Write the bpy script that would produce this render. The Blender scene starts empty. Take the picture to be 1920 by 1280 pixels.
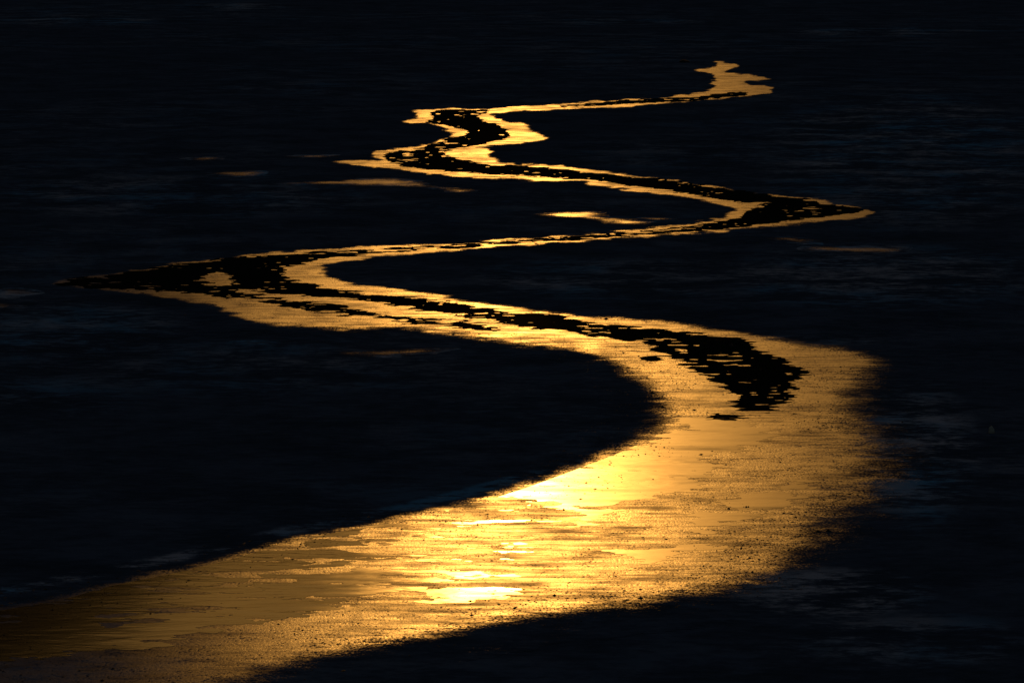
import bpy, math, random
import numpy as np
from mathutils import Vector

# ------------------------------------------------------------------ camera
R = math.radians
CAM_H, PITCH, HFOV = 12.0, 7.0, 14.0
FPX = 960.0 / math.tan(R(HFOV / 2))
scene = bpy.context.scene
col = scene.collection
cam_d = bpy.data.cameras.new('camera')
cam_d.sensor_width = 36.0
cam_d.lens = 18.0 / math.tan(R(HFOV / 2))
cam_d.clip_start, cam_d.clip_end = 0.5, 20000.0
cam = bpy.data.objects.new('camera', cam_d)
cam.location = (0, 0, CAM_H)
cam.rotation_euler = (R(90 - PITCH), 0, 0)
col.objects.link(cam)
scene.camera = cam

# ------------------------------------------------------------------ sky, sun, exposure
SUN_EL, SUN_AZ = 10.5, 0.0            # degrees; azimuth measured from +Y towards +X
world = bpy.data.worlds.new('World')
scene.world = world
world.use_nodes = True
wn = world.node_tree
sky = wn.nodes.new('ShaderNodeTexSky')
sky.sky_type = 'NISHITA'
sky.sun_disc = False
sky.sun_elevation = R(SUN_EL)
sky.sun_rotation = R(SUN_AZ)
sky.air_density = 3.0
sky.dust_density = 6.0
sky.ozone_density = 5.0
wn.links.new(sky.outputs[0], wn.nodes['Background'].inputs[0])
wn.nodes['Background'].inputs[1].default_value = 0.13
sun_d = bpy.data.lights.new('sun', 'SUN')
sun_d.energy = 2.1
sun_d.angle = R(1.2)
sun_d.color = (1.0, 0.435, 0.075)
sun = bpy.data.objects.new('sun', sun_d)
sdir = Vector((math.sin(R(SUN_AZ)) * math.cos(R(SUN_EL)), math.cos(R(SUN_AZ)) * math.cos(R(SUN_EL)), math.sin(R(SUN_EL))))
sun.rotation_euler = (-sdir).to_track_quat('-Z', 'Y').to_euler()
sun.location = (0, 0, 60)
col.objects.link(sun)
scene.view_settings.view_transform = 'Standard'
scene.view_settings.look = 'None'
scene.view_settings.gamma = 1.0
scene.view_settings.exposure = -2.8
scene.cycles.max_bounces = 6
scene.cycles.use_denoising = True

# ------------------------------------------------------------------ helpers
CP, SP = math.cos(R(PITCH)), math.sin(R(PITCH))


def at(p, z=0.0):
    """photo position (1920 x 1280) -> place on the flat, metres"""
    p = np.asarray(p, float)
    a, b = (p[..., 0] - 960.0) / FPX, (640.0 - p[..., 1]) / FPX
    dy, dz = CP + b * SP, -SP + b * CP
    t = (z - CAM_H) / dz
    return np.stack([a * t, dy * t], -1)


def hash2(ix, iy, seed):
    h = (ix.astype(np.int64) * 374761393 + iy.astype(np.int64) * 668265263 + seed * 1274126177) & 0xFFFFFFFF
    h = ((h ^ (h >> 13)) * 1103515245) & 0xFFFFFFFF
    h = ((h ^ (h >> 16)) * 2246822519) & 0xFFFFFFFF
    return ((h ^ (h >> 15)) & 0xFFFFFF) / float(0xFFFFFF)


def vnoise(x, y, seed=0):
    ix, iy = np.floor(x), np.floor(y)
    fx, fy = x - ix, y - iy
    fx, fy = fx * fx * (3 - 2 * fx), fy * fy * (3 - 2 * fy)
    a = hash2(ix, iy, seed) * (1 - fx) + hash2(ix + 1, iy, seed) * fx
    b = hash2(ix, iy + 1, seed) * (1 - fx) + hash2(ix + 1, iy + 1, seed) * fx
    return a * (1 - fy) + b * fy


def fbm(x, y, octs=4, seed=0):
    s, a, t = 0.0, 1.0, 0.0
    for k in range(octs):
        s = s + a * (vnoise(x * 2 ** k + 17.3 * k, y * 2 ** k - 9.1 * k, seed + k) - 0.5)
        t += a
        a *= 0.55
    return s / t * 2.0


def sdf(W, poly, pad=6.0):
    """signed distance to a closed polygon, positive inside, cut off at pad; W is a fan_grid (rows of equal y)"""
    W = W.reshape(ROWS[0], ROWS[1], 2)
    X, Y = W[:, :, 0], W[:, 0, 1]
    d2 = np.full(X.shape, pad * pad)
    ins = np.zeros(X.shape, bool)
    for a, b in zip(poly, np.roll(poly, -1, axis=0)):
        e = b - a
        lo, hi = min(a[1], b[1]), max(a[1], b[1])
        r = np.nonzero((Y > lo - pad) & (Y < hi + pad))[0]
        if len(r):
            r0, r1 = r[0], r[-1] + 1
            xs = X[r0:r1]
            cc = np.nonzero(((xs > min(a[0], b[0]) - pad) & (xs < max(a[0], b[0]) + pad)).any(0))[0]
            if len(cc):
                c0, c1 = cc[0], cc[-1] + 1
                wx, wy = X[r0:r1, c0:c1] - a[0], (Y[r0:r1] - a[1])[:, None]
                t = np.clip((wx * e[0] + wy * e[1]) / max(e @ e, 1e-12), 0, 1)
                d2[r0:r1, c0:c1] = np.minimum(d2[r0:r1, c0:c1], (wx - t * e[0]) ** 2 + (wy - t * e[1]) ** 2)
        r = np.nonzero((a[1] > Y) != (b[1] > Y))[0]
        if len(r):
            xi = a[0] + (Y[r] - a[1]) / e[1] * e[0]
            ins[r] ^= X[r] < xi[:, None]
    d = np.sqrt(d2)
    return np.where(ins, d, -d).ravel()


def union_sdf(W, polys, pad=3.0):
    f = np.full(len(W), -pad)
    for g in polys:
        f = np.maximum(f, sdf(W, g, pad))
    return f


def smooth_poly(p, n=4):
    """Catmull-Rom through the traced points"""
    p = np.asarray(p, float)
    a, b, c, d = np.roll(p, 1, 0), p, np.roll(p, -1, 0), np.roll(p, -2, 0)
    out = []
    for k in range(n):
        t = k / n
        out.append(0.5 * (2 * b + (c - a) * t + (2 * a - 5 * b + 4 * c - d) * t * t + (3 * b - a - 3 * c + d) * t ** 3))
    return np.stack(out, 1).reshape(-1, 2)


def warp(W):
    """depth counted on a log scale: edges then fray alike near and far"""
    return np.column_stack([W[:, 0], 40.0 * np.log(W[:, 1])])


def P(pts, smooth=True):
    p = np.asarray(pts, float)
    if smooth:
        p = smooth_poly(p)
    return at(p)


def sstep(a, b, x):
    t = np.clip((x - a) / (b - a), 0, 1)
    return t * t * (3 - 2 * t)


def mesh_obj(name, V, F, mat, attrs=None, smooth=True, parent=None, link=True):
    """V (n,3), F (m,3|4) arrays"""
    me = bpy.data.meshes.new(name)
    V = np.asarray(V, np.float32)
    F = np.asarray(F, np.int32)
    k = F.shape[1]
    me.vertices.add(len(V))
    me.vertices.foreach_set('co', V.ravel())
    me.loops.add(F.size)
    me.loops.foreach_set('vertex_index', F.ravel())
    me.polygons.add(len(F))
    me.polygons.foreach_set('loop_start', np.arange(0, F.size, k, dtype=np.int32))
    me.polygons.foreach_set('loop_total', np.full(len(F), k, np.int32))
    if smooth:
        me.polygons.foreach_set('use_smooth', np.ones(len(F), bool))
    me.update(calc_edges=True)
    me.validate()
    for n, v in (attrs or {}).items():
        a = me.attributes.new(n, 'FLOAT', 'POINT')
        a.data.foreach_set('value', np.asarray(v, np.float32))
    me.materials.append(mat)
    o = bpy.data.objects.new(name, me)
    o.parent = parent
    col.objects.link(o)
    return o


ROWS = [0, 0]          # shape of the grid made last


def fan_grid(x0, x1, y0, y1, sx, sy):
    """a grid whose cells grow with distance, over the given stretch of the flat"""
    nx, ny = int((x1 - x0) / sx) + 1, int((y1 - y0) / sy) + 1
    ROWS[:] = [ny, nx]
    X, Y = np.meshgrid(np.linspace(x0, x1, nx), np.linspace(y0, y1, ny))
    W = at(np.stack([X, Y], -1).reshape(-1, 2))
    i = np.arange(nx * ny).reshape(ny, nx)
    Q = np.stack([i[1:, :-1], i[1:, 1:], i[:-1, 1:], i[:-1, :-1]], -1).reshape(-1, 4)
    return W, Q


def clip_field(W, Q, f, extra):
    """keep the part of a quad grid where f > 0 (marching triangles); extra: list of per-vertex arrays"""
    T = np.concatenate([Q[:, [0, 1, 2]], Q[:, [0, 2, 3]]])
    pos = f > 0
    n = pos[T].sum(1)
    full = T[n == 3]
    new_pts, new_tris = [], []
    base = len(W)
    cache = {}

    def cut(a, b):
        key = (a, b) if a < b else (b, a)
        if key not in cache:
            t = f[key[0]] / (f[key[0]] - f[key[1]])
            cache[key] = base + len(new_pts)
            new_pts.append((key[0], key[1], t))
        return cache[key]
    for tri in T[(n == 1) | (n == 2)].tolist():
        k = [pos[v] for v in tri]
        if sum(k) == 1:
            j = k.index(True)
            a, b, c = tri[j], tri[(j + 1) % 3], tri[(j + 2) % 3]
            new_tris.append((a, cut(a, b), cut(a, c)))
        else:
            j = k.index(False)
            a, b, c = tri[j], tri[(j + 1) % 3], tri[(j + 2) % 3]
            ab, ac = cut(a, b), cut(a, c)
            new_tris.append((ab, b, c))
            new_tris.append((ab, c, ac))
    if new_pts:
        a = np.array([p[0] for p in new_pts])
        b = np.array([p[1] for p in new_pts])
        t = np.array([p[2] for p in new_pts])
        mix = lambda v: np.concatenate([v, v[a] * (1 - t.reshape((-1,) + (1,) * (v.ndim - 1))) + v[b] * t.reshape((-1,) + (1,) * (v.ndim - 1))])
        W = mix(W)
        extra = [mix(e) for e in extra]
        full = np.concatenate([full, np.array(new_tris)])
    used = np.unique(full)
    remap = np.full(len(W), -1)
    remap[used] = np.arange(len(used))
    return W[used], remap[full], [e[used] for e in extra]


def tag(o, label=None, cat=None, group=None, kind=None):
    for k, v in (('label', label), ('category', cat), ('group', group), ('kind', kind)):
        if v:
            o[k] = v
    return o


# ------------------------------------------------------------------ traced shapes (photo positions on the flat)
CHANNEL = [
 (1338,114),(1362,117),(1386,124),(1366,132),(1364,136),(1402,140),(1440,148),(1402,153),(1411,159),(1448,164),
 (1437,175),(1413,180),(1378,184),(1319,188.5),(1249,194),(1190,199),(1100,203),(1010,208),(923,213),(936,222),(945,228),
 (983,232),(1001,246),(1027,258.5),(1006,265.5),(950,271),(894,277),(922,281),(915,290),(951,306),(1030,311),
 (1091,316.5),(1182,329),(1273,340),(1354,353),(1401,361),(1492,369),(1550,378),(1605,387.5),(1640,402),(1601,409),
 (1529,417),(1419,427.6),(1292,438.5),(1146,449.5),(1047,455.5),(1000,459),(864,470),(755,477.5),(646,489),(606,501),(609,513),
 (646,528),(737,540),(810,553),(901,567),(1010,583),(1100,592),(1225,602),(1319,614),(1412,630),(1506,644),
 (1584,657),(1637,672),(1641,691),(1614,713),(1592,741),(1604,772),(1628,810),(1640,850),(1636,888),(1603,925),
 (1540,978),(1488,1025),(1440,1068),(1410,1085),(1260,1115),(1110,1135),(960,1155),(800,1185),(700,1200),(600,1225),(525,1250),
 (450,1270),(330,1300),(-60,1340),(-120,1170),(0,1142),(100,1125),(200,1097),(300,1077),(425,1047),(550,1012),(700,982),(850,950),
 (960,920),(1131,857),(1194,829),(1237,804),(1252,763),(1225,726),(1178,697),(1150,673),(1047,650),(937,639),
 (865,626),(755,615),(609,615),(548,611),(467,600),(425,584),(403,570),(322,562),(257,551),(177,539.5),(99,531),
 (161,520),(241,510),(306,496),(403,486),(532,471.7),(682,463),(864,455.5),(1000,447),(1146,435.6),(1237,426),(1310,417),(1350,409),
 (1376,396),(1359,387),(1310,375),(1219,363),(1124,349),(1091,340),(1043,340),(938,336),(834,329),(767,321),(704,314),
 (623,303),(708,300),(702,294),(701,287),(756,278),(795,272),(842,256),(845,248),(808,232),(772,231),(756,224),
 (789,220),(784,215),(792,211),(787,206),(912,204),(965,200),(1050,195.5),(1144,188.5),(1249,182.5),(1294,175.5),
 (1329,170),(1343,161),(1334,157),(1342,146),(1329,138),(1303,131),(1342,126)]
OPEN_WATER = [
 [(1396,175.5),(1355,177),(1308,183),(1249,186),(1167,190),(1110,195),(1060,199),(1060,200.5),(1110,197.5),(1167,193.5),(1249,190.5),(1308,186.5),(1378,180)],
 [(819,209.5),(907,208.5),(894,216),(899,228),(928,235),(946,246),(949,256),(912,267),(860,276),(821,286),(847,297),(899,308),
  (938,313),(1017,316),(1091,325),(1219,336.5),(1328,351),(1419,364),(1510,375),(1547,385),(1601,389),(1598,396),(1529,406),
  (1456,416),(1364,427),(1255,436),(1109,446.5),(1000,454),(864,463.5),(755,471),(700,474),(613,485),(542,500),(522,515),(564,530),
  (629,543),(700,552),(755,558),(828,565),(894,577),(956,585),(1010,589),(1065,599),(1100,606),(1187,614),(1287,624),
  (1365,635),(1397,643),(1412,654),(1475,679),(1500,697),(1487,726),(1472,748),(1453,766),(1400,769),(1375,763),(1387,748),
  (1366,732),(1347,713),(1315,698),(1294,685),(1262,669),(1219,644),(1162,634),(1100,628),(1047,619),(974,611),(901,595),
  (846,587),(773,575),(700,566),(629,557),(532,551),(450,540),(452,549),(564,565),(640,576),(705,590),(693,594),(613,584),(564,576),(516,566),(403,552),(274,544),(177,538),(112,530),
  (241,512),(403,489),(564,476),(700,468),(864,459),(1000,449.5),(1109,442),(1219,434),(1328,420),(1394,409),(1401,398),(1434,384),(1383,377),
  (1255,357),(1146,341),(1073,334),(990,330),(886,323),(834,319),(756,310),(730,297),(741,288),(798,277),(834,264),(876,255),
  (885,250),(871,242),(829,232),(806,229),(819,220)],
 [(821,607),(856,604),(894,609),(940,614),(930,617),(880,613)],
 [(1337,783),(1360,779),(1394,781),(1400,784),(1370,786)],
 [(1213,672),(1235,671),(1232,677),(1215,677)],
 [(700,592),(760,597),(830,604),(820,608),(750,601)],
]
GOLD_BARS = [[(374,523),(390,512),(422,513),(440,533),(396,533)], [(1130,443),(1260,428),(1320,421),(1300,428),(1200,440)],
             [(560,478),(760,466),(990,451),(990,453),(760,469.5)]]
POOLS = [
 [(1300,782),(1395,790),(1392,830),(1340,865),(1340,890),(1250,920),(1130,960),(1040,990),(900,1000),(980,1050),(960,1110),(860,1130),
  (760,1105),(600,1135),(430,1172),(250,1215),(0,1235),(-100,1240),(-110,1150),(0,1128),(100,1112),(300,1065),(425,1037),(550,1003),(700,975),
  (850,945),(960,915),(1131,852),(1200,840),(1262,800)],
 [(1318,962),(1370,945),(1480,908),(1503,914),(1430,945),(1375,992),(1312,1000)],
 [(1215,1030),(1300,1022),(1330,1030),(1260,1050),(1200,1052)],
]
# (outline, how wet, label)
PUDDLES = [
 ([(1000,404),(1036,400),(1106,397.5),(1135,407),(1164,408),(1200,413),(1238,416.5),(1182,421.5),(1138,420),(1117,412),(1073,408.5)], 0.9,
  'golden shallow puddle on the tongue of flat inside the far bend, brightest of the puddles'),
 ([(1196,408),(1230,408.5),(1260,411),(1225,412)], 0.7, 'small thin puddle just beyond the bright golden puddle inside the far bend'),
 ([(500,345),(600,340),(700,334),(770,337),(825,350),(895,357),(850,361),(775,350),(650,347)], 0.5,
  'long dull brown puddle below the leftmost tip of the zigzag stream'),
 ([(350,297),(380,295),(416,296),(405,300),(365,300)], 0.75, 'small pale oval puddle far out on the flat, left of the zigzag stream'),
 ([(536,294),(570,291),(624,290),(615,293),(570,295)], 0.65, 'thin pale puddle pointing at the leftmost tip of the zigzag stream'),
 ([(395,325),(440,321),(500,323),(485,330),(430,331)], 0.55, 'faint brown puddle between the pale oval puddle and the long dull one'),
 ([(1452,447),(1503,447),(1547,461),(1638,464),(1698,465),(1685,471),(1620,474),(1528,470),(1485,458)], 0.6,
  'dim curved puddle on the flat in front of the sharp right hand bend'),
 ([(-20,544),(30,541),(70,547),(40,556),(-20,560)], 0.5, 'dim puddle at the left edge beside the dark pointed loop of the stream'),
 ([(-20,569),(20,568),(38,573),(10,579),(-20,579)], 0.65, 'small pale puddle at the left edge, nearer than its dim neighbour'),
 ([(650,660),(740,657),(850,654),(780,664),(700,667)], 0.3, 'faint thin puddle on the dark flat inside the near bend'),
 ([(435,644),(480,641),(516,642),(490,646)], 0.25, 'tiny faint puddle on the dark flat below the broad golden loop'),
]

CH = P(CHANNEL)
OW = [P(g) for g in OPEN_WATER]
GB = [P(g) for g in GOLD_BARS]
PO = [P(g) for g in POOLS]
PU = [P(g[0]) for g in PUDDLES]


# ------------------------------------------------------------------ materials
def nt_of(name):
    m = bpy.data.materials.new(name)
    m.use_nodes = True
    return m, m.node_tree


class NB:
    """tiny node builder"""
    def __init__(self, tree):
        self.t = tree

    def n(self, kind, **kw):
        nd = self.t.nodes.new(kind)
        ins = kw.pop('ins', {})
        for k, v in kw.items():
            setattr(nd, k, v)
        for k, v in ins.items():
            self.put(nd.inputs[k], v)
        return nd

    def put(self, sock, v):
        if hasattr(v, 'is_output') or isinstance(v, bpy.types.NodeSocket):
            self.t.links.new(v, sock)
        else:
            sock.default_value = v

    def math(self, op, a, b=0.0, c=0.0, clamp=False):
        nd = self.n('ShaderNodeMath', operation=op, use_clamp=clamp)
        for i, v in enumerate((a, b, c)):
            self.put(nd.inputs[i], v)
        return nd.outputs[0]

    def rng(self, v, a, b, c=0.0, d=1.0, smooth=True):
        nd = self.n('ShaderNodeMapRange', interpolation_type='SMOOTHSTEP' if smooth else 'LINEAR')
        for i, x in enumerate((v, a, b, c, d)):
            self.put(nd.inputs[i], x)
        return nd.outputs[0]

    def noise(self, vec, scale, detail=3.0, rough=0.55, dist=0.0):
        nd = self.n('ShaderNodeTexNoise', ins={'Vector': vec, 'Scale': scale, 'Detail': detail, 'Roughness': rough, 'Distortion': dist})
        return nd.outputs[0]

    def pos(self, sx=1.0, sy=1.0, sz=1.0, off=(0, 0, 0)):
        g = self.n('ShaderNodeNewGeometry').outputs['Position']
        m = self.n('ShaderNodeMapping')
        m.inputs['Scale'].default_value = (sx, sy, sz)
        m.inputs['Location'].default_value = off
        self.t.links.new(g, m.inputs['Vector'])
        return m.outputs[0]

    def attr(self, name):
        return self.n('ShaderNodeAttribute', attribute_name=name).outputs['Fac']

    def mix(self, f, a, b):
        nd = self.n('ShaderNodeMix', data_type='RGBA')
        self.put(nd.inputs[0], f)
        self.put(nd.inputs[6], a)
        self.put(nd.inputs[7], b)
        return nd.outputs[2]

    def bump(self, h, strength, dist, normal=None):
        nd = self.n('ShaderNodeBump', ins={'Strength': strength, 'Distance': dist, 'Height': h})
        if normal is not None:
            self.put(nd.inputs['Normal'], normal)
        return nd.outputs[0]


def dry_shader(b):
    """dark matte silt of the flat, with pale streaks of frost and painted blue sky sheen where the attribute pale is high"""
    big = b.noise(b.pos(0.05, 0.035, 1), 1.0, 5, 0.6, 0.6)
    mid = b.noise(b.pos(0.35, 0.42, 1), 1.0, 5, 0.65, 0.4)
    fine = b.noise(b.pos(1.9, 3.0, 1), 1.0, 7, 0.74)
    tint = b.noise(b.pos(0.25, 0.12, 1, (40, 7, 0)), 1.0, 4, 0.6)
    pale = b.attr('pale')
    st = b.math('ADD', b.math('MULTIPLY', mid, 0.5), b.math('MULTIPLY', fine, 0.5))
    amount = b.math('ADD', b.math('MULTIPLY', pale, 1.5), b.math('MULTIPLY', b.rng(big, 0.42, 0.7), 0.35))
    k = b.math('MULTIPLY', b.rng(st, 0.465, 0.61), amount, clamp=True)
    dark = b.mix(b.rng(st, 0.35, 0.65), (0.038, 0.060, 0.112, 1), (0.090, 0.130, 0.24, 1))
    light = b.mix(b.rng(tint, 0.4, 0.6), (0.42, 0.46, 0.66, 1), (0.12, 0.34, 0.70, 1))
    colr = b.mix(k, dark, light)
    h = b.math('ADD', b.math('MULTIPLY', mid, 0.5), b.math('MULTIPLY', fine, 0.3))
    nrm = b.bump(h, 0.8, 0.10)
    pr = b.n('ShaderNodeBsdfDiffuse', ins={'Color': colr, 'Roughness': 0.6, 'Normal': nrm})
    return pr.outputs[0]


def m_flat():
    m, t = nt_of('dark_silt')
    t.nodes.clear()
    b = NB(t)
    out = b.n('ShaderNodeOutputMaterial')
    t.links.new(dry_shader(b), out.inputs[0])
    return m


def m_wet():
    """wet gritty margin: rough glossy film over dark silt, breaking up towards its edge (attribute wet)"""
    m, t = nt_of('wet_silt')
    t.nodes.clear()
    b = NB(t)
    out = b.n('ShaderNodeOutputMaterial')
    dry = dry_shader(b)
    wet, grit = b.attr('wet'), b.attr('grit')
    n0 = b.noise(b.pos(0.35, 0.3, 1), 1.0, 3, 0.6, 0.5)
    n1 = b.noise(b.pos(0.9, 0.7, 1), 1.0, 5, 0.65)
    n2 = b.noise(b.pos(3.6, 6.0, 1), 1.0, 4, 0.7)
    n3 = b.noise(b.pos(22.0, 11.0, 1), 1.0, 2, 0.6)
    half = lambda v, k: b.math('MULTIPLY', b.math('SUBTRACT', v, 0.5), k)
    edge = b.math('ADD', wet, b.math('ADD', half(n1, 0.8), b.math('ADD', half(n2, 0.55), half(n3, 0.5))))
    f = b.math('POWER', b.rng(edge, 0.05, 0.88), 2.6)
    h = b.math('ADD', b.math('MULTIPLY', n2, 0.7), b.math('MULTIPLY', n3, 0.3))
    nrm = b.bump(h, b.math('MULTIPLY', grit, 0.4), 0.022)
    patch = b.math('ADD', b.math('MULTIPLY', n0, 0.5), b.math('MULTIPLY', n1, 0.5))
    grain = b.math('ADD', b.math('MULTIPLY', n3, 0.68), b.math('MULTIPLY', n2, 0.32))
    clump = b.noise(b.pos(1.4, 1.6, 1, (3, 11, 0)), 1.0, 4, 0.6)
    thr = b.math('ADD', grain, b.math('ADD', b.math('MULTIPLY', b.math('MINIMUM', edge, 1.0), 0.16), half(clump, 0.45)))
    cover = b.rng(thr, 0.48, 0.63, 0.06, 1.0)
    streak = b.noise(b.pos(0.7, 3.2, 1, (5, 2, 0)), 1.0, 5, 0.62, 0.3)
    dull = b.rng(b.math('ADD', b.math('MULTIPLY', patch, 0.55), b.math('MULTIPLY', streak, 0.45)), 0.38, 0.57, 0.38, 1.0)
    spec = 0.5
    rough = b.rng(b.math('ADD', b.math('MULTIPLY', patch, 0.5), b.math('MULTIPLY', streak, 0.5)), 0.38, 0.62, 0.46, 0.29, smooth=False)
    f = b.math('MULTIPLY', b.math('MULTIPLY', f, b.math('MULTIPLY', cover, dull)), b.attr('film'))
    pr = b.n('ShaderNodeBsdfPrincipled', ins={'Base Color': (0.03, 0.026, 0.022, 1), 'Roughness': rough, 'Specular IOR Level': spec, 'Normal': nrm})
    ms = b.n('ShaderNodeMixShader')
    b.put(ms.inputs[0], f)
    b.put(ms.inputs[1], dry)
    b.put(ms.inputs[2], pr.outputs[0])
    t.links.new(ms.outputs[0], out.inputs[0])
    return m


def m_water():
    m, t = nt_of('shallow_water')
    t.nodes.clear()
    b = NB(t)
    out = b.n('ShaderNodeOutputMaterial')
    rip = b.attr('ripple')
    w1 = b.noise(b.pos(0.7, 1.6, 1), 1.0, 3, 0.5, 0.4)
    w2 = b.noise(b.pos(2.2, 6.0, 1), 1.0, 3, 0.5, 0.3)
    h = b.math('ADD', w1, b.math('MULTIPLY', w2, 0.25))
    nrm = b.bump(h, 1.0, b.math('MULTIPLY', rip, 0.03))
    pr = b.n('ShaderNodeBsdfPrincipled', ins={'Base Color': (0.006, 0.006, 0.006, 1), 'Roughness': b.attr('gloss'), 'IOR': 1.33, 'Normal': nrm})
    t.links.new(pr.outputs[0], out.inputs[0])
    return m


def m_simple(name, c, rough, spec=0.3, scale=3.0):
    m, t = nt_of(name)
    t.nodes.clear()
    b = NB(t)
    out = b.n('ShaderNodeOutputMaterial')
    n = b.noise(b.pos(scale, scale, scale), 1.0, 4)
    cc = b.mix(n, tuple(x * 0.6 for x in c) + (1,), tuple(min(1, x * 1.4) for x in c) + (1,))
    pr = b.n('ShaderNodeBsdfPrincipled', ins={'Base Color': cc, 'Roughness': rough, 'Specular IOR Level': spec, 'Normal': b.bump(n, 0.5, 0.02)})
    t.links.new(pr.outputs[0], out.inputs[0])
    return m


M_FLAT, M_WET, M_WATER = m_flat(), m_wet(), m_water()
M_HILL = m_simple('dark_conifer_slope', (0.02, 0.025, 0.018), 1.0, 0.0, 0.02)

# ------------------------------------------------------------------ the flat
# pale streaky patches, frost and painted sky sheen: (x, y, half width, half height, amount) in photo positions
PALE = [(1700,300,260,130,0.55),(1650,520,300,60,0.6),(1150,520,260,40,0.4),(130,620,220,60,0.5),(330,370,360,40,0.4),(420,690,420,50,0.25),
        (1560,1110,180,45,1.0),(1700,1200,220,50,0.5),(1720,850,110,130,0.8),(150,40,160,10,0.5),(430,12,100,5,0.7),(1650,60,180,8,0.6),(1180,40,160,6,0.5),
        (1050,190,30,8,0.0),(1480,640,180,10,0.5),(100,740,160,40,0.3),(1300,290,250,30,0.25),(700,80,300,20,0.15)]
RIM_SHEEN = [(0,1108),(100,1088),(200,1070),(300,1052),(425,1022),(550,992),(700,966),(850,930),(960,900),(1100,868)]  # reflection on the bank lip, painted as a pale strip


def pale_at(px):
    v = np.zeros(len(px))
    for (x, y, rx, ry, a) in PALE:
        d = ((px[:, 0] - x) / rx) ** 2 + ((px[:, 1] - y) / ry) ** 2
        v = np.maximum(v, a * np.clip(1.3 - d, 0, 1))
    r = np.array(RIM_SHEEN)
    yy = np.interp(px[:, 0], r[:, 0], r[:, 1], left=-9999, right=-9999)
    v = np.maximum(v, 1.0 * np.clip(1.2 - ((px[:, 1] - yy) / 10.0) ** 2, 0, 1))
    return v


def to_px(W):
    x, y = W[:, 0], W[:, 1]
    dep = y * CP + CAM_H * SP
    up = y * SP - CAM_H * CP
    dep = np.where(dep < 1, 1, dep)
    return np.stack([960 + FPX * x / dep, 640 - FPX * up / dep], -1)


def relief(W, s, sp):
    """height of the flat: low swells that die out at the channel"""
    out = sstep(2.0, 5.8, -s)
    h = 0.05 * fbm(W[:, 0] * 0.25, W[:, 1] * 0.12, 4, 5) + 0.018 * fbm(W[:, 0] * 1.3, W[:, 1] * 0.6, 3, 9)
    return out * h * sstep(0.3, 1.6, -sp)


W0, Q0 = fan_grid(-160, 2080, -60, 1370, 5, 3.5)
s0 = sdf(W0, CH)
Z0 = relief(W0, s0, union_sdf(W0, PU))
# blend to zero at the border so that the surrounding sheet meets it
px0 = to_px(W0)
bd = np.minimum.reduce([px0[:, 0] + 160, 2080 - px0[:, 0], px0[:, 1] + 60, 1370 - px0[:, 1]])
Z0 = Z0 * sstep(0, 60, bd)
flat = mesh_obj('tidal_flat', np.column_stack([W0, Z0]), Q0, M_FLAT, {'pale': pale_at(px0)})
tag(flat, 'dark matte flat of silt crossed by the golden winding stream', kind='structure')
# the sheet around and beyond it, out to the foot of the hills and past them
c = at(np.array([(-160, 1370), (2080, 1370), (2080, -60), (-160, -60)], float))
B = np.array([(-6000, -3000), (6000, -3000), (6000, 9000), (-6000, 9000)], float)
Vs = np.column_stack([np.concatenate([c, B]), np.zeros(8)])
Fs = [(4, 5, 1, 0), (5, 6, 2, 1), (6, 7, 3, 2), (7, 4, 0, 3)]
outer = mesh_obj('ground', Vs, Fs, M_FLAT, {'pale': np.zeros(8)})
tag(outer, 'dark open ground reaching on beyond the flat', kind='structure')

# wooded ridge across the water; the far stream mirrors it black
az = np.linspace(-60, 60, 181)
el = np.interp(az, [-60, -25, -12, -7, -5.5, -4.5, -3.3, -2, 0, 3, 6, 12, 30, 60], [4, 9, 13.4, 12.2, 11.0, 9.9, 9.0, 8.4, 8.15, 8.1, 8.4, 9.5, 7, 4])
el = el + 0.12 * fbm(az * 1.3, az * 0, 4, 3)
rows = []
for k, (dd, hh) in enumerate([(1500, 0.0), (1900, 0.22), (2500, 0.62), (3000, 1.0), (3400, 0.9), (4600, 0.0)]):
    x, y = dd * np.tan(np.radians(az)) * 0 + dd * np.sin(np.radians(az)), dd * np.cos(np.radians(az))
    z = hh * 3000 * np.tan(np.radians(el)) * (1 + (0.15 * fbm(x * 0.004, y * 0.004, 4, k) if 0 < hh < 1 else 0)) - (2 if hh == 0 else 0)
    rows.append(np.column_stack([x, y, z]))
Vh = np.concatenate(rows)
i = np.arange(len(Vh)).reshape(len(rows), -1)
Fh = np.stack([i[:-1, :-1], i[:-1, 1:], i[1:, 1:], i[1:, :-1]], -1).reshape(-1, 4)
tag(mesh_obj('hills', Vh, Fh, M_HILL), 'dark wooded ridge standing beyond the flat', kind='structure')

# ------------------------------------------------------------------ the stream: wet margin, then water
Wm, Qm = fan_grid(-130, 1820, 100, 1345, 2.6, 1.8)
ROWSM = tuple(ROWS)
sraw = sdf(Wm, CH)
near = sstep(115, 75, Wm[:, 1])
sm = sdf(warp(Wm), warp(CH), 4.0) + 0.08 * near + np.interp(Wm[:, 1], [70, 110, 150], [0.22, 0.28, 0.32]) * fbm(Wm[:, 0] * 1.6, 200 * np.log(Wm[:, 1]), 5, 51)
feather = 0.13 + 0.52 * near
pxm = to_px(Wm)
big_feather = np.exp(-(((pxm[:, 0] - 1640) / 170) ** 2 + ((pxm[:, 1] - 900) / 190) ** 2))
feather = feather + 1.15 * big_feather
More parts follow.
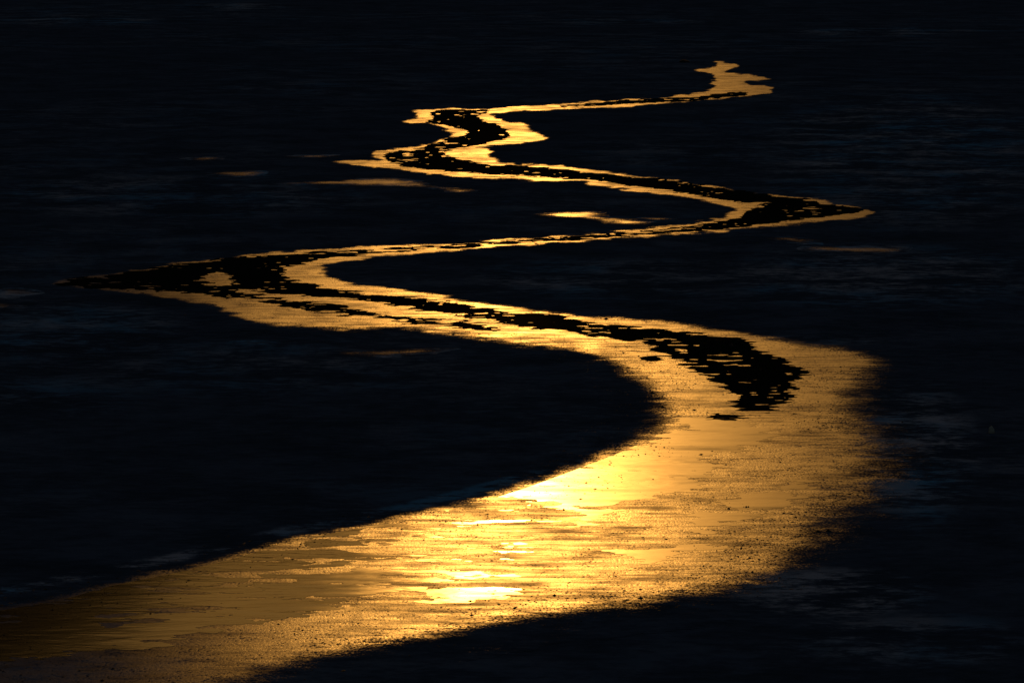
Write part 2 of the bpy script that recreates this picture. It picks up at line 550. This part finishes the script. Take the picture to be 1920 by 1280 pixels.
# the left bank of the near reach is a crisp one
feather = feather * (1.0 - 0.6 * sstep(1250, 1050, pxm[:, 0] + 0.0 * pxm[:, 1]) * sstep(30, -30, pxm[:, 1] - (1160 - 0.235 * pxm[:, 0])) * sstep(800, 850, pxm[:, 1]))
keep = sm > -2.4 * feather
wet = sstep(-1.2, 1.2, sm / feather)
grit = 0.55 + 0.45 * near
film = 1.0 - 0.9 * sstep(820, 80, pxm[:, 0]) * sstep(1000, 1100, pxm[:, 1])        # the margin dries out towards the near corner
film = film * (1.0 - 0.8 * sstep(520, 180, pxm[:, 0]) * sstep(620, 600, pxm[:, 1]))  # glare fall-off put into the film at the long loop's tip
film = film * np.interp(Wm[:, 1], [85, 105, 125, 150], [1.0, 0.85, 0.75, 0.6])
qk = keep[Qm].all(1)
Wm2, Tm = Wm, Qm[qk]
used = np.unique(Tm)
rm = np.full(len(Wm), -1)
rm[used] = np.arange(len(used))
zm = relief(Wm, sraw, union_sdf(Wm, PU)) + 0.004
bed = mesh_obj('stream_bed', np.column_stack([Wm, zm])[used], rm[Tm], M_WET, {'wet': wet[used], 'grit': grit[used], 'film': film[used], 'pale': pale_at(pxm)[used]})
tag(bed, 'wet gritty golden margin of the winding stream', kind='structure')

# far and middle open water
W1, Q1 = fan_grid(90, 1620, 168, 800, 1.6, 0.7)
f1 = union_sdf(warp(W1), [warp(g) for g in OW])
g1 = union_sdf(warp(W1), [warp(g) for g in GB])
f1 = np.minimum(f1, -g1)
ly = np.log(W1[:, 1])
amp = np.interp(W1[:, 1], [85, 105, 130, 180], [0.42, 0.36, 0.26, 0.24])
f1 = f1 + amp * (0.55 * fbm(W1[:, 0] * 1.6, 150 * ly, 4, 21) + 0.9 * fbm(W1[:, 0] * 2.6, 470 * ly, 4, 23)) + np.interp(W1[:, 1], [85, 120, 150], [0.06, 0.06, 0.14])
fl = vnoise(W1[:, 0] * 2.3, 470 * ly, 61) * 0.5 + 0.3 * vnoise(W1[:, 0] * 6.0, 700 * ly, 63) + 0.2 * vnoise(W1[:, 0] * 0.9, 40 * ly, 62)
f1 = np.minimum(f1, 1.2 * (np.interp(W1[:, 1], [88, 115], [0.70, 0.715]) - fl))
V1, T1, _ = clip_field(W1, Q1, f1, [])
tag(mesh_obj('stream_water', np.column_stack([V1, np.full(len(V1), 0.007)]), T1, M_WATER, {'ripple': np.full(len(V1), 0.06), 'gloss': np.full(len(V1), 0.015)}),
    'dark open water running along the middle of the stream', kind='structure')
# broad near pool
W2, Q2 = fan_grid(-130, 1540, 770, 1345, 1.8, 1.2)
f2 = union_sdf(W2, PO)
px2 = to_px(W2)
cap = 0.42 - 0.36 * sstep(220, 480, px2[:, 0]) * sstep(1170, 1090, px2[:, 1]) + 0.5 * sstep(930, 1080, px2[:, 0]) * sstep(980, 930, px2[:, 1])
cap = cap - 0.5 * np.exp(-(((px2[:, 0] - 920) / 190) ** 2 + ((px2[:, 1] - 1010) / 80) ** 2))
f2 = np.minimum(f2, cap) + 0.35 * fbm(W2[:, 0] * 0.6, W2[:, 1] * 0.9, 2, 33) + 0.9 * fbm(W2[:, 0] * 1.3, W2[:, 1] * 2.6, 4, 35) + 0.22 * fbm(W2[:, 0] * 7.0, W2[:, 1] * 13.0, 3, 37)
f2 = np.minimum(f2, sdf(W2, CH) - 0.10)
rip = 0.08 + 0.35 * sstep(350, 800, px2[:, 0]) - 0.25 * sstep(800, 1350, px2[:, 0])
gl = 0.08 + 0.15 * sstep(420, 1000, px2[:, 0]) + 0.07 * sstep(900, 1300, px2[:, 0])
gl = gl + 0.13 * fbm(W2[:, 0] * 0.6, W2[:, 1] * 2.4, 4, 41) * sstep(300, 700, px2[:, 0])
gl = np.clip(gl, 0.06, 0.36)
V2, T2, (r2, g2) = clip_field(W2, Q2, f2, [np.clip(rip, 0, 1), gl])
tag(mesh_obj('water', np.column_stack([V2, np.full(len(V2), 0.0068)]), T2, M_WATER, {'ripple': r2, 'gloss': g2}),
    'smooth golden water in the broad near reach of the stream', kind='structure')

# ------------------------------------------------------------------ puddles lying on the flat
for (g, level, label), poly in zip(PUDDLES, PU):
    a = np.array(g, float)
    Wp, Qp = fan_grid(a[:, 0].min() - 14, a[:, 0].max() + 14, a[:, 1].min() - 4, a[:, 1].max() + 4, 1.6, 0.5)
    fp = sdf(Wp, poly) + 0.5 * fbm(Wp[:, 0] * 1.1, 120 * np.log(Wp[:, 1]), 4, 71)
    wp = sstep(-0.1, 0.9, fp)
    Vp, Tp, (wa,) = clip_field(Wp, Qp, fp + 0.15, [wp])
    o = mesh_obj('puddle', np.column_stack([Vp, np.full(len(Vp), 0.004)]), Tp, M_WET,
                 {'wet': 0.25 + 0.6 * wa, 'grit': np.full(len(Vp), 0.5), 'film': np.full(len(Vp), level * level * (1.0 if level > 0.8 else 0.6)), 'pale': np.full(len(Vp), 0.9)})
    tag(o, label, 'puddle', 'puddles on the flat')

# ------------------------------------------------------------------ clods of silt on the near margin
M_CLOD = m_simple('silt_clod', (0.02, 0.018, 0.017), 0.8, 0.2, 20.0)
rng = np.random.default_rng(7)
n = 130000
cand = np.column_stack([rng.uniform(0, 1780, n), rng.uniform(590, 1280, n)])
ix = np.clip(((cand[:, 0] + 130) / 1950 * (ROWSM[1] - 1)).round().astype(int), 0, ROWSM[1] - 1)
iy = np.clip(((cand[:, 1] - 100) / 1245 * (ROWSM[0] - 1)).round().astype(int), 0, ROWSM[0] - 1)
sc = sraw.reshape(ROWSM)[iy, ix]
wc = wet.reshape(ROWSM)[iy, ix]
cw = at(cand)
prob = np.where(sc > -1.2, np.exp(-((sc - 0.6) / 1.1) ** 2), 0) * (0.35 + 0.65 * sstep(700, 1300, cand[:, 0])) * (vnoise(cw[:, 0] * 0.8, cw[:, 1] * 0.5, 81) > 0.35)
pick = rng.random(n) < prob
cw = cw[pick]
base = np.array([(1, 0, 0), (0.3, 0.9, 0), (-0.8, 0.5, 0), (-0.7, -0.7, 0), (0.4, -0.9, 0), (0.1, 0.1, 1.0)])
tri = np.array([(0, 1, 5), (1, 2, 5), (2, 3, 5), (3, 4, 5), (4, 0, 5)])
m = len(cw)
size = rng.lognormal(math.log(0.0075), 0.5, m)
ang = rng.normal(0.15, 0.5, m)
ca, sa = np.cos(ang), np.sin(ang)
jit = rng.uniform(0.7, 1.3, (m, 6, 3))
bb = base[None] * jit * size[:, None, None]
bb[:, :, 2] *= rng.uniform(0.35, 0.8, m)[:, None]
bb[:, :, 0] *= rng.uniform(1.0, 2.2, m)[:, None]
vx = bb[:, :, 0] * ca[:, None] - bb[:, :, 1] * sa[:, None] + cw[:, 0][:, None]
vy = bb[:, :, 0] * sa[:, None] + bb[:, :, 1] * ca[:, None] + cw[:, 1][:, None]
vz = bb[:, :, 2] + 0.003
Vc = np.stack([vx, vy, vz], -1).reshape(-1, 3)
Tc = (tri[None] + (np.arange(m) * 6)[:, None, None]).reshape(-1, 3)
tag(mesh_obj('silt_clods', Vc, Tc, M_CLOD, smooth=False), 'small dark clods of silt scattered over the near stream margin', 'clods', kind='stuff')


# ------------------------------------------------------------------ single small things
def lump(name, px, sx, sy, sz, mat, seed, rot=0.0):
    import bmesh
    bm = bmesh.new()
    bmesh.ops.create_icosphere(bm, subdivisions=3, radius=1.0)
    r = random.Random(seed)
    off = [r.uniform(-9, 9) for _ in range(3)]
    from mathutils import noise as mn
    for v in bm.verts:
        q = v.co * 1.4 + Vector(off)
        v.co *= 1.0 + 0.35 * mn.noise(q) + 0.12 * mn.noise(q * 2.7)
        v.co = Vector((v.co.x * sx, v.co.y * sy, max(v.co.z, -0.35) * sz))
    me = bpy.data.meshes.new(name)
    bm.to_mesh(me)
    bm.free()
    me.polygons.foreach_set('use_smooth', [True] * len(me.polygons))
    me.materials.append(mat)
    o = bpy.data.objects.new(name, me)
    w = at(np.array(px, float))
    o.location = (w[0], w[1], 0.25 * sz)
    o.rotation_euler = (0, 0, rot)
    col.objects.link(o)
    return o


M_STONE = m_simple('pale_stone', (0.5, 0.5, 0.52), 0.8, 0.2, 25.0)
tag(lump('stone', (1859, 812), 0.06, 0.05, 0.11, M_STONE, 3, 0.4), 'small pale upright stone alone on the dark flat beside the near bend', 'stone')
tag(lump('silt_lump', (1283, 117), 0.26, 0.2, 0.09, M_CLOD, 5), 'low dark lump on the flat beside the far end of the stream', 'lump')
